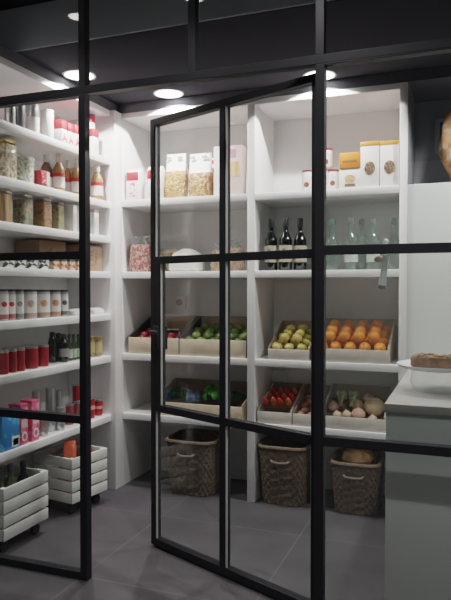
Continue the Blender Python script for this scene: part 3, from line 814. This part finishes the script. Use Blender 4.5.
MB().loft([(0, wv * .46, .07), (.012, wv * .5, .085), (h * .5, wv * .5, .08), (h * .82, wv * .36, .055), (h, wv * .12, .02)], 40, 2.6, wob=lambda k, i: .003 * math.sin(i * 1.3 + k * 2)).build('body', plain('white flour cloth', (.74, .71, .68), .8, bump=.2), t)
MB().tube([(-wv * .3, -.07, h * .66), (-wv * .1, -.079, h * .7), (wv * .1, -.079, h * .7), (wv * .3, -.07, h * .66)], .004).build('seam', W['cream'], t)
beige = grains('beige grains', [(.46, .31, .21), (.56, .42, .32), (.36, .23, .16)], 70, .6, .8)
for px, w_, yt, lab in ((219, 13, 243, 'bag of beige grains left of the door bar on the second back shelf'), (236.5, 15, 240, 'bag of beige grains with gathered neck beside the shelf divider')):
    loc, t_, h = back(px, 1, 3.70, yt)
    food_bag('grain_bag', lab, loc, w_ * t_ / F, .08, h, beige, None, .74, tie=W['vessel'], group='bags of beige grains')
winelab = spotted('wine label', (.66, .58, .46), (.35, .25, .15), (0, -.037, .12), .012, (.50, .42, .34), .065)
for i, (px, yt, lab) in enumerate(((271, 219.5, 'dark wine bottle with cream label, left one of three'), (285.5, 218.5, 'dark wine bottle with cream label, middle one of three'), (300, 219.5, 'dark wine bottle with cream label, right one of three beside the mullion'))):
    loc, t_, h = back(px, 1, 3.68 + (.03 if i == 2 else 0), yt)
    bottle('wine_bottle', lab, loc, .0385, h, W['wine'], W['black'], winelab, .56, .36, (.16, .48), 'dark wine bottles', capf=.84)
glab = spotted('pale bottle label', (.62, .68, .60), (.42, .50, .42), (0, -.037, .1), .014)
for i, (px, yt) in enumerate(((332, 220), (351, 219), (361, 220), (373, 220), (393, 219))):
    loc, t_, h = back(px, 1, 3.70 + (.06 if i == 2 else 0), yt)
    bottle('green_glass_bottle', f'pale green glass bottle right of the thick mullion, {ORD[i]} from the left', loc, .0375, h, W['gbottle'], plain('dull green cap', (.08, .16, .12), .4), glab if i in (1, 3) else None, .52, .36, (.15, .42), 'pale green glass bottles', capf=.9)

# ---- produce crates: slanted trays
def tray(name, label, px0, px1, s, front, backh, depth=.34, Y0=3.605, sidem=None, frontm=None, fh=None, gap=.004):
    x0, _ = on_y(px0, Y0); x1, _ = on_y(px1, Y0)
    cx, w_ = (x0 + x1) / 2, x1 - x0 - gap
    t = put(name, label, 'crate', (cx, Y0, BZ[s] + .001), 0, 'slanted produce crates')
    th = .010
    MB().box((0, th / 2, front / 2), (w_, th, front), .002).build('front_board', frontm or W['wood'], t)
    MB().box((0, depth - th / 2, backh / 2), (w_, th, backh), .002).build('back_board', W['woodd'], t)
    for sgn in (-1, 1):
        x = sgn * (w_ / 2 - th) - (th if sgn < 0 else 0) + (0 if sgn < 0 else 0)
        x = -w_ / 2 if sgn < 0 else w_ / 2 - th
        MB().poly([(x, th, 0), (x, depth - th, 0), (x, depth - th, backh), (x, th, front + .012)], (th, 0, 0)).build('side_board', sidem or W['woodd'], t)
    zf, zb = front * .35, backh * .62
    MB().poly([(-w_ / 2 + th, th, zf), (w_ / 2 - th, th, zf), (w_ / 2 - th, depth - th, zb), (-w_ / 2 + th, depth - th, zb)], (0, 0, -.008)).build('slanted_base', W['woodd'], t)
    def P(fx, fy, up):
        """point on the slope: fx -1..1 across, fy 0..1 from front to back"""
        y = th + fy * (depth - 2 * th)
        n = Vector((0, -(zb - zf), depth - 2 * th)).normalized()
        b = Vector((fx * (w_ / 2 - th), y, zf + fy * (zb - zf)))
        return Vector((cx, Y0, BZ[s] + .001)) + b + n * up
    return P, w_ - 2 * th, depth - 2 * th
def pile(P, w_, d_, r, rows, cols, maker, second=False):
    """rows of round produce resting on the slope; optional second layer in the hollows"""
    for j in range(rows):
        for i in range(cols):
            fx = -1 + (2 * i + 1) / cols
            mar = 1 - r * 1.06 / (w_ / 2)
            sx = max(-mar, min(mar, fx + (.3 / cols if j % 2 else -.15 / cols)))
            fy = (r * 1.42 + j * 2.04 * r) / d_
            if fy > 1 - r * .6 / d_: continue
            maker(P(sx, fy, r * 1.04), r, j, i, 0)
    if second:
        for j in range(rows - 1):
            for i in range(cols - 1):
                fx = -1 + (2 * i + 2) / cols
                fy = (r * 2.44 + j * 2.04 * r) / d_
                if fy > 1 - r / d_: continue
                maker(P(fx, fy, r * 2.45), r, j, i, 1)
def applefn(p):
    q = math.hypot(p.x, p.y)
    z = p.z
    dz = -.18 * math.exp(-(q / .32) ** 2) * (1 if z > 0 else -.6)
    s_ = 1 + .06 * (z if z > 0 else z * 1.6)
    return Vector((p.x * s_, p.y * s_, z * .92 + dz))
stemm = plain('fruit stem', (.10, .06, .03), .8)
rowname = ['front', 'second', 'third', 'back', 'rear']
def fruit_maker(kind, what, mats, group, apple=True, stem=True, sq=(1, 1, 1)):
    cnt = [0]
    def mk(p, r, j, i, lay):
        k = cnt[0]; cnt[0] += 1
        rr = r * random.uniform(.86, 1.0)
        o = MB().ball((0, 0, 0), rr, 3, sq, None, applefn if apple else None).build(kind, mats[k % len(mats)])
        o.location = p
        o.rotation_euler = (random.uniform(-.5, .5), random.uniform(-.5, .5), random.uniform(0, 6))
        if lay == 0: lab = f'{what}, {rowname[min(j, 4)]} row, {ORD[i]} from the left'
        else: lab = f'{what}, upper layer, {rowname[min(j, 4)]} row, {ORD[i]} from left'
        tag(o, lab, kind.replace('_', ' '), group)
        if stem:
            MB().tube([(0, 0, rr * .55), (.002, 0, rr * 1.05)], .0022, 6).build('stem', stemm, o)
        return o
    return mk
appl_y = [mottled('yellow green apple skin', [(.56, .42, .08), (.68, .55, .16), (.60, .36, .10)], 12, .3, .02), mottled('pale yellow apple skin', [(.66, .50, .14), (.76, .62, .26)], 12, .3, .02), mottled('green apple skin', [(.40, .40, .07), (.56, .50, .13)], 12, .3, .02)]
appl_g = [mottled('green apple skin deep', [(.085, .15, .03), (.15, .23, .05)], 12, .35, .02), mottled('green apple skin light', [(.15, .22, .05), (.26, .32, .10)], 12, .35, .02)]
oran = [plain('orange peel', (.80, .27, .015), .4, bump=.12, bscale=350), plain('orange peel deep', (.76, .22, .012), .4, bump=.12, bscale=350)]
beet = [mottled('dark red radish skin', [(.22, .02, .03), (.40, .04, .06)], 15, .4, .05), plain('deep red plum skin', (.26, .02, .03), .35)]
toma = [plain('red tomato skin', (.62, .06, .03), .25), plain('orange red pepper skin', (.70, .17, .06), .3)]

blackside = plain('black wire crate side', (.03, .03, .035), .5)
P, w_, d_ = tray('produce_crate', 'slanted crate of dark red radishes with pale front, left bay middle shelf', 128, 178.5, 2, .105, .235, sidem=blackside)
pile(P, w_, d_, .026, 4, 5, fruit_maker('radish', 'dark red radish in the left slanted crate', beet, 'radishes in the left crate', False, True))
P, w_, d_ = tray('produce_crate', 'slanted crate of green apples beside the radish crate, left bay', 179, 246, 2, .105, .235, sidem=blackside)
pile(P, w_, d_, .036, 4, 5, fruit_maker('green_apple', 'green apple in the crate beside the radishes', appl_g, 'green apples in the left bay'))
loc, t_, h = back(179, 2, 3.965, 296)
o = MB().box((0, 0, .0), (.095, .012, .09), .002).build('price_card', W['white']); o.location = (loc[0], 3.975, loc[2] + h - .045)
tag(o, 'small pale square card with brown print above the crates in the left bay', 'card')
oval(o, 'print', plain('brown print', (.40, .24, .16), .5), 0, -.0062, 0, .025, .022)
P, w_, d_ = tray('produce_crate', 'slanted crate of yellow-green apples, right bay middle shelf', 267.5, 309.5, 2, .062, .215, frontm=plain('grey crate wood', (.50, .45, .40), .6, var=.15, vscale=14))
pile(P, w_, d_, .033, 4, 3, fruit_maker('yellow_apple', 'yellow-green apple in the small crate', appl_y, 'yellow-green apples in the right bay'), True)
P, w_, d_ = tray('produce_crate', 'slanted crate of oranges at the right end of the middle shelf', 311.5, 390, 2, .075, .235, sidem=W['wood'], frontm=plain('grey crate wood', (.50, .45, .40), .6, var=.15, vscale=14))
pile(P, w_, d_, .037, 4, 5, fruit_maker('orange', 'orange in the wide crate', oran, 'oranges in the wide crate', False, False), True)

# bottom row
P, w_, d_ = tray('produce_crate', 'wooden crate of leafy greens and a blue packet, left bay bottom shelf', 152, 243, 3, .085, .19, sidem=W['wood'])
leafm = [mottled('bright leaf green', [(.02, .10, .01), (.06, .24, .03), (.12, .34, .06)], 40, .55, .5), mottled('dark leaf green', [(.012, .05, .012), (.03, .12, .03)], 40, .55, .5)]
def leafy(label, p, r, m, n=46):
    o = MB()
    rnd = random.Random(int(r * 1000) + n)
    for k in range(n):
        a = rnd.uniform(0, 2 * PI); e = rnd.uniform(-.1, 1.2); q = r * rnd.uniform(.5, 1)
        c = Vector((math.cos(a) * math.cos(e) * q, math.sin(a) * math.cos(e) * q, math.sin(e) * q * .9))
        nrm = c.normalized(); u = nrm.cross(Vector((0, 0, 1.01))).normalized(); v = nrm.cross(u)
        s_ = r * rnd.uniform(.22, .36); tw = rnd.uniform(-.6, .6)
        pts = []
        for i in range(8):
            b = 2 * PI * i / 8
            pts.append(o.bm.verts.new(c + (u * math.cos(b) * s_ * .7 + v * math.sin(b) * s_) + nrm * (s_ * .35 * math.cos(2 * b + tw))))
        cc = o.bm.verts.new(c - nrm * s_ * .1)
        for i in range(8): o.bm.faces.new((pts[i], pts[(i + 1) % 8], cc))
    o.ball((0, 0, r * .25), r * .55, 2, (1, 1, .8))
    ob = o.build('leafy_greens', m); ob.location = p
    return tag(ob, label, 'greens', 'leafy greens in the bottom crate')
leafy('dark leafy bunch at the left of the bottom crate of greens', P(-.60, .36, .045), .068, leafm[1])
leafy('bright green leafy bunch at the right of the bottom crate of greens', P(.28, .40, .06), .088, leafm[0], 80)
leafy('dark green bunch at the far right of the crate of greens', P(.76, .42, .045), .056, leafm[1], 40)
pp = P(-.20, .30, .03)
t = put('blue_packet', 'dark blue packet lying between the leafy bunches in the bottom crate', 'packet', (pp.x, pp.y, pp.z), .2)
MB().loft([(0.0, .045, .038), (.03, .05, .042), (.055, .045, .035), (.066, .03, .015)], 28, 4).build('body', mottled('blue white print', [(.02, .06, .18), (.05, .12, .28), (.4, .42, .45)], 40, .35, .1), t)

gw = plain('light grey crate wood', (.56, .50, .45), .6, var=.15, vscale=14)
P, w_, d_ = tray('produce_crate', 'slanted crate of red peppers, right bay bottom shelf', 257, 292, 3, .07, .20, frontm=gw, sidem=gw)
def pepper(label, p, L, r, m, rz, ry):
    o = MB().tube([(0, 0, 0), (.0, 0, L * .12), (.004, 0, L * .4), (.008, .002, L * .7), (.014, .003, L * .93), (.016, .003, L)], r, 12, rr=[r * .5, r * .9, r, r * .75, r * .4, r * .08]).build('red_pepper', m)
    o.location = p; o.rotation_euler = (R(62), ry, rz)
    MB().tube([(0, 0, -.002), (-.003, 0, -.018)], .004, 6).build('stem', plain('green stem', (.08, .20, .04), .6), o)
    return tag(o, label, 'pepper', 'red peppers in the small crate')
for j in range(3):
    for i in range(4):
        p = P(-.72 + .48 * i, .84 - .27 * j, .024 + .003 * (i % 2) + .012 * j)
        pepper(f'long orange-red pepper in the small crate, {("back", "middle", "front")[j]} row, {ORD[i]} from the left', p, .115, .0185, toma[(i + j) % 2], random.uniform(-.08, .08), random.uniform(-.08, .08))
loc, t_, h = back(274, 3, 3.93, 386)
o = MB().box((0, 0, 0), (.12, .008, .075), .002).build('price_card', plain('pale grey card', (.62, .62, .60), .5)); o.location = (loc[0] + .01, 3.955, BZ[3] + .2375)
tag(o, 'pale card standing on the back edge of the red pepper crate', 'card')
P, w_, d_ = tray('produce_crate', 'narrow crate of reddish potatoes beside the red peppers', 292.5, 319, 3, .07, .20, frontm=gw, sidem=W['woodd'])
pot = [mottled('reddish potato skin', [(.30, .12, .09), (.42, .20, .14)], 20, .6, .1), mottled('brown potato skin', [(.34, .20, .12), (.46, .30, .19)], 20, .6, .1)]
pile(P, w_, d_, .0255, 5, 2, fruit_maker('potato', 'reddish potato in the narrow crate', pot, 'potatoes in the narrow crate', False, False, (1.15, .95, .9)))
P, w_, d_ = tray('produce_crate', 'wide crate of onions, garlic and squash at the right of the bottom shelf', 320.5, 386.5, 3, .072, .21, frontm=gw, sidem=gw)
on = [mottled('pale onion skin', [(.62, .42, .26), (.76, .58, .42), (.66, .38, .22)], 14, .4, .03), mottled('pink onion skin', [(.62, .34, .24), (.74, .50, .38)], 14, .4, .03)]
sq_ = mottled('beige squash skin', [(.58, .42, .26), (.70, .54, .36)], 10, .5, .05)
for i, (fx, fy, r, m, kind, lab) in enumerate((
        (.62, .38, .062, sq_, 'squash', 'large round beige squash at the right of the onion crate'),
        (.14, .20, .040, on[1], 'onion', 'pinkish onion at the front of the wide crate, left of the squash'),
        (.62, .13, .026, on[0], 'onion', 'small pale onion in front of the squash'),
        (.02, .50, .038, on[0], 'onion', 'pale onion in the middle of the wide crate'),
        (-.24, .19, .030, on[0], 'garlic_bulb', 'pale garlic bulb at the front of the onion crate'),
        (-.56, .17, .028, on[0], 'garlic_bulb', 'pale garlic bulb at the front left of the onion crate'),
        (-.76, .42, .034, on[1], 'onion', 'pinkish onion at the left edge of the wide crate'),
        (.30, .80, .034, on[0], 'onion', 'pale onion in the back row, middle of the wide crate'),
        (-.18, .82, .035, plain('orange pumpkin skin', (.66, .24, .04), .5), 'small_pumpkin', 'small orange pumpkin in the back row of the onion crate, right one'),
        (-.60, .82, .036, plain('orange pumpkin skin', (.66, .24, .04), .5), 'small_pumpkin', 'small orange pumpkin in the back row of the onion crate, left one'))):
    def fn(p, kind=kind):
        a = math.atan2(p.y, p.x); q = 1
        if kind in ('garlic_bulb', 'small_pumpkin'): q = 1 - .06 * abs(math.sin(a * 4))
        tip = .35 * math.exp(-(math.hypot(p.x, p.y) / .25) ** 2) if (p.z > 0 and kind != 'squash' and kind != 'small_pumpkin') else 0
        return Vector((p.x * q, p.y * q, p.z * .86 + tip))
    o = MB().ball((0, 0, 0), r, 3, (1, 1, 1), None, fn).build(kind, m)
    o.location = P(fx, fy, r * .97); o.rotation_euler = (random.uniform(-.3, .5), random.uniform(-.4, .4), random.uniform(0, 6))
    tag(o, lab, kind.replace('_', ' '))
    if kind in ('squash', 'small_pumpkin'): MB().tube([(0, 0, r * .8), (.004, .002, r * 1.08)], .006, 8).build('stem', stemm, o)
for i, fx in enumerate((-.50, -.16)):
    q = P(fx, .36, .055)
    o = MB()
    for k in range(7):
        a = (k - 3) * .11
        o.tube([(0, 0, 0), (math.sin(a) * .04, -.01, .05), (math.sin(a) * .09, .0, .095 + .01 * (k % 2))], .006, 6, rr=[.009, .006, .003])
    ob = o.build('leek_bunch', mottled('leek green', [(.06, .11, .04), (.30, .36, .18), (.55, .54, .38)], 20, .5, .1)); ob.location = q; ob.rotation_euler = (R(-38), 0, .15 - .3 * i)
    tag(ob, ('green leek bunch lying across the onion crate, left one', 'green leek bunch lying across the onion crate, right one')[i], 'leeks')

# ---- wicker baskets on the floor
def basket(label, px, Yc, w_, d_, h, liner, content=None, lab2=None):
    X, _ = on_y(px, Yc)
    t = put('wicker_basket', label, 'basket', (X, Yc, 0), 0, 'wicker baskets under the back shelving')
    N, K = 72, 26
    secs = []
    for k in range(K + 1):
        f = k / K; s_ = .86 + .14 * f
        secs.append((.004 + f * h, w_ / 2 * s_, d_ / 2 * s_))
    WB = MB().loft(secs + [(h - .004, w_ / 2 * .95, d_ / 2 * .93), (.05, w_ / 2 * .82, d_ / 2 * .80)], N, 5, wob=lambda k, i: (.004 * (1 if (i // 2 + k // 2) % 2 else -1) if k <= K else 0)).build('woven_body', W['wicker'], t)
    ring = []
    for i in range(48):
        a = 2 * PI * i / 48; ca, sa = math.cos(a), math.sin(a)
        ring.append((math.copysign(abs(ca) ** .4, ca) * w_ / 2, math.copysign(abs(sa) ** .4, sa) * d_ / 2, h + .004))
    MB().tube(ring, .013, 8, True).build('rim', W['wickerrim'], WB)
    for sgn in (-1, 1):
        MB().tube([(-.055, sgn * (d_ / 2 + .006), h * .80), (-.045, sgn * (d_ / 2 + .02), h * .78), (0, sgn * (d_ / 2 + .024), h * .77), (.045, sgn * (d_ / 2 + .02), h * .78), (.055, sgn * (d_ / 2 + .006), h * .80)], .008, 8).build('handle', plain('pale handle', (.12, .10, .08), .6), WB)
    MB().loft([(h * .55, w_ / 2 * .82, d_ / 2 * .80), (h * .8, w_ / 2 * .85, d_ / 2 * .82), (h * .86, w_ / 2 * .6, d_ / 2 * .5)], 40, 4, wob=lambda k, i: .004 * math.sin(i * 1.7)).build('liner', liner, t)
    return X
bw_ = 51 * 3.75 / F
X = basket('grey-brown wicker basket under the left bay of the back shelving', 197, 3.72, .325, .34, .33, W['linen'])
X = basket('grey-brown wicker basket under the right bay, left of the thick mullion', 288, 3.75, .30, .34, .34, W['linen'])
X = basket('grey-brown wicker basket with tan cloth, right of the thick mullion', 359, 3.75, .28, .34, .285, plain('tan bread cloth', (.36, .21, .10), .85, bump=.3, var=.3, vscale=20))
t = put('bread_loaf', 'pile of tan loaves heaped in the basket right of the mullion', 'bread', (X, 3.75, .262))
MB().loft([(0, .07, .08), (.03, .09, .11), (.065, .08, .10), (.09, .04, .05)], 32, 2.5, wob=lambda k, i: .006 * math.sin(i * 1.1 + k)).build('crust', mottled('tan crust', [(.24, .12, .05), (.42, .25, .12), (.52, .36, .2)], 22, .7, .3), t)

# ================================================================== RIGHT: counter, cake stand, ham, frame
CXL, CY0, CTOP = -.287, 2.475, .853
t = thing('kitchen_counter', 'white counter with mauve-grey stone worktop behind the right panes', 'counter', (CXL, CY0, 0))
child_box(t, 'worktop', W['counter'], CXL, .9, CY0, 3.598, CTOP - .034, CTOP, .003)
child_box(t, 'base_panel', W['counterw'], CXL + .004, .88, CY0 + .012, 3.598, 0, CTOP - .034, .002)
cx, cy = -.088, 2.86
t = thing('cake_stand', 'glass drum cake stand with wide white plate on the grey worktop', 'cake stand', (cx, cy, CTOP))
MB().lathe([(.105, 0), (.125, .006), (.135, .04), (.128, .088), (.12, .092)], 40).build('glass_drum', W['vessel'], t)
MB().lathe([(0, .093), (.12, .093), (.17, .100), (.19, .112), (.192, .116), (.168, .106), (.12, .100), (0, .100)], 48, cap=False).build('plate', W['china'], t)
t = thing('cake', 'dark brown crumbly cake on the white plate at the right edge', 'cake', (cx + .006, cy - .01, CTOP + .1075))
MB().loft([(0, .131, .072), (.006, .135, .076), (.034, .135, .076), (.042, .131, .072)], 40, 6, wob=lambda k, i: .002 * math.sin(i * 2.3)).build('sponge', mottled('brown sponge', [(.08, .035, .018), (.17, .08, .035), (.25, .13, .06)], 40, .8, .6), t)
mb = MB(); rnd = random.Random(5)
for k in range(40):
    mb.ball((rnd.uniform(-.105, .105), rnd.uniform(-.065, .065), .044), rnd.uniform(.006, .012), 1, (1, 1, .8))
o = mb.build('crumb_topping', mottled('crumb topping', [(.16, .07, .03), (.34, .19, .09)], 50, .8, .5), t)
o['kind'] = 'stuff'

# chrome spray tap head hanging by the middle bar
Yt = PY + .05
X, tt = on_y(386, Yt)
t = thing('spray_tap', 'chrome spray tap head hanging at the middle bar right of the mullion', 'tap', (X, Yt, 1.44))
MB().ball((0, 0, .032), .0095, 2).tube([(0, 0, .03), (0, 0, -.02)], .006).build('knob', W['china'], t)
MB().tube([(0, -.005, -.022), (-.004, -.004, -.05), (-.010, -.003, -.10), (-.014, -.002, -.135)], .011, 16, rr=[.014, .0115, .0125, .0145]).build('tube', W['chrome'], t)
MB().tube([(-.014, -.002, -.134), (-.0155, -.002, -.147)], .0148, 16).build('nozzle', W['greylid'], t)
MB().ball((-.027, -.008, -.036), .016, 2, (1.2, .6, .8)).tube([(-.002, -.005, -.03), (-.02, -.008, -.033)], .005).build('lever', plain('coppery lever', (.50, .26, .17), .3, .5), t)
MB().tube([(0, .0, .0), (0, -.02, .0), (0, -.03, .0)], .007).build('hanging_bracket', W['chrome'], t)

# cured ham on the ledge, picture on the dark wall behind it
Yh = 3.76
X, tt = on_y(459, Yh)
t = thing('cured_ham', 'mottled brown cured ham upright on the white ledge at the right edge', 'ham', (X, Yh, LEDGE))
prof = [(.018, .05), (.05, .062), (.09, .085), (.14, .104), (.19, .116), (.24, .108), (.29, .092), (.34, .08), (.39, .07), (.43, .052), (.455, .028)]
MB().loft([(z, r, r * .8, .012 * math.sin(z * 14), 0) for z, r in prof], 36, 2.3, wob=lambda k, i: .005 * math.sin(i * .9 + k * 1.3)).build('meat', mottled('cured ham rind', [(.09, .035, .018), (.36, .16, .07), (.50, .27, .14), (.74, .58, .46)], 13, .5, .8), t)
MB().box((0, 0, .010), (.16, .12, .020), .003).build('stand', W['black'], t)
X0, _ = on_y(433.5, 4.0); X1, _ = on_y(458, 4.0)
t = thing('picture_frame', 'grey framed picture on the dark wall behind the ham', 'picture', ((X0 + X1) / 2, YB, 2.205))
w2 = (X1 - X0) / 2; mb = MB()
for x0, x1, z0, z1 in ((-w2, -w2 + .03, -.105, .105), (w2 - .03, w2, -.105, .105), (-w2 + .03, w2 - .03, .08, .105), (-w2 + .03, w2 - .03, -.105, -.08)):
    bx(x0, x1, -.016, 0, z0, z1, .002, mb)
mb.build('frame', plain('grey frame', (.30, .33, .37), .5), t)
MB().box((0, -.005, 0), (w2 * 2 - .06, .008, .16)).build('picture', dashes('dark picture', (.06, .065, .08), (.15, .16, .19), 30, 30, .6), t)
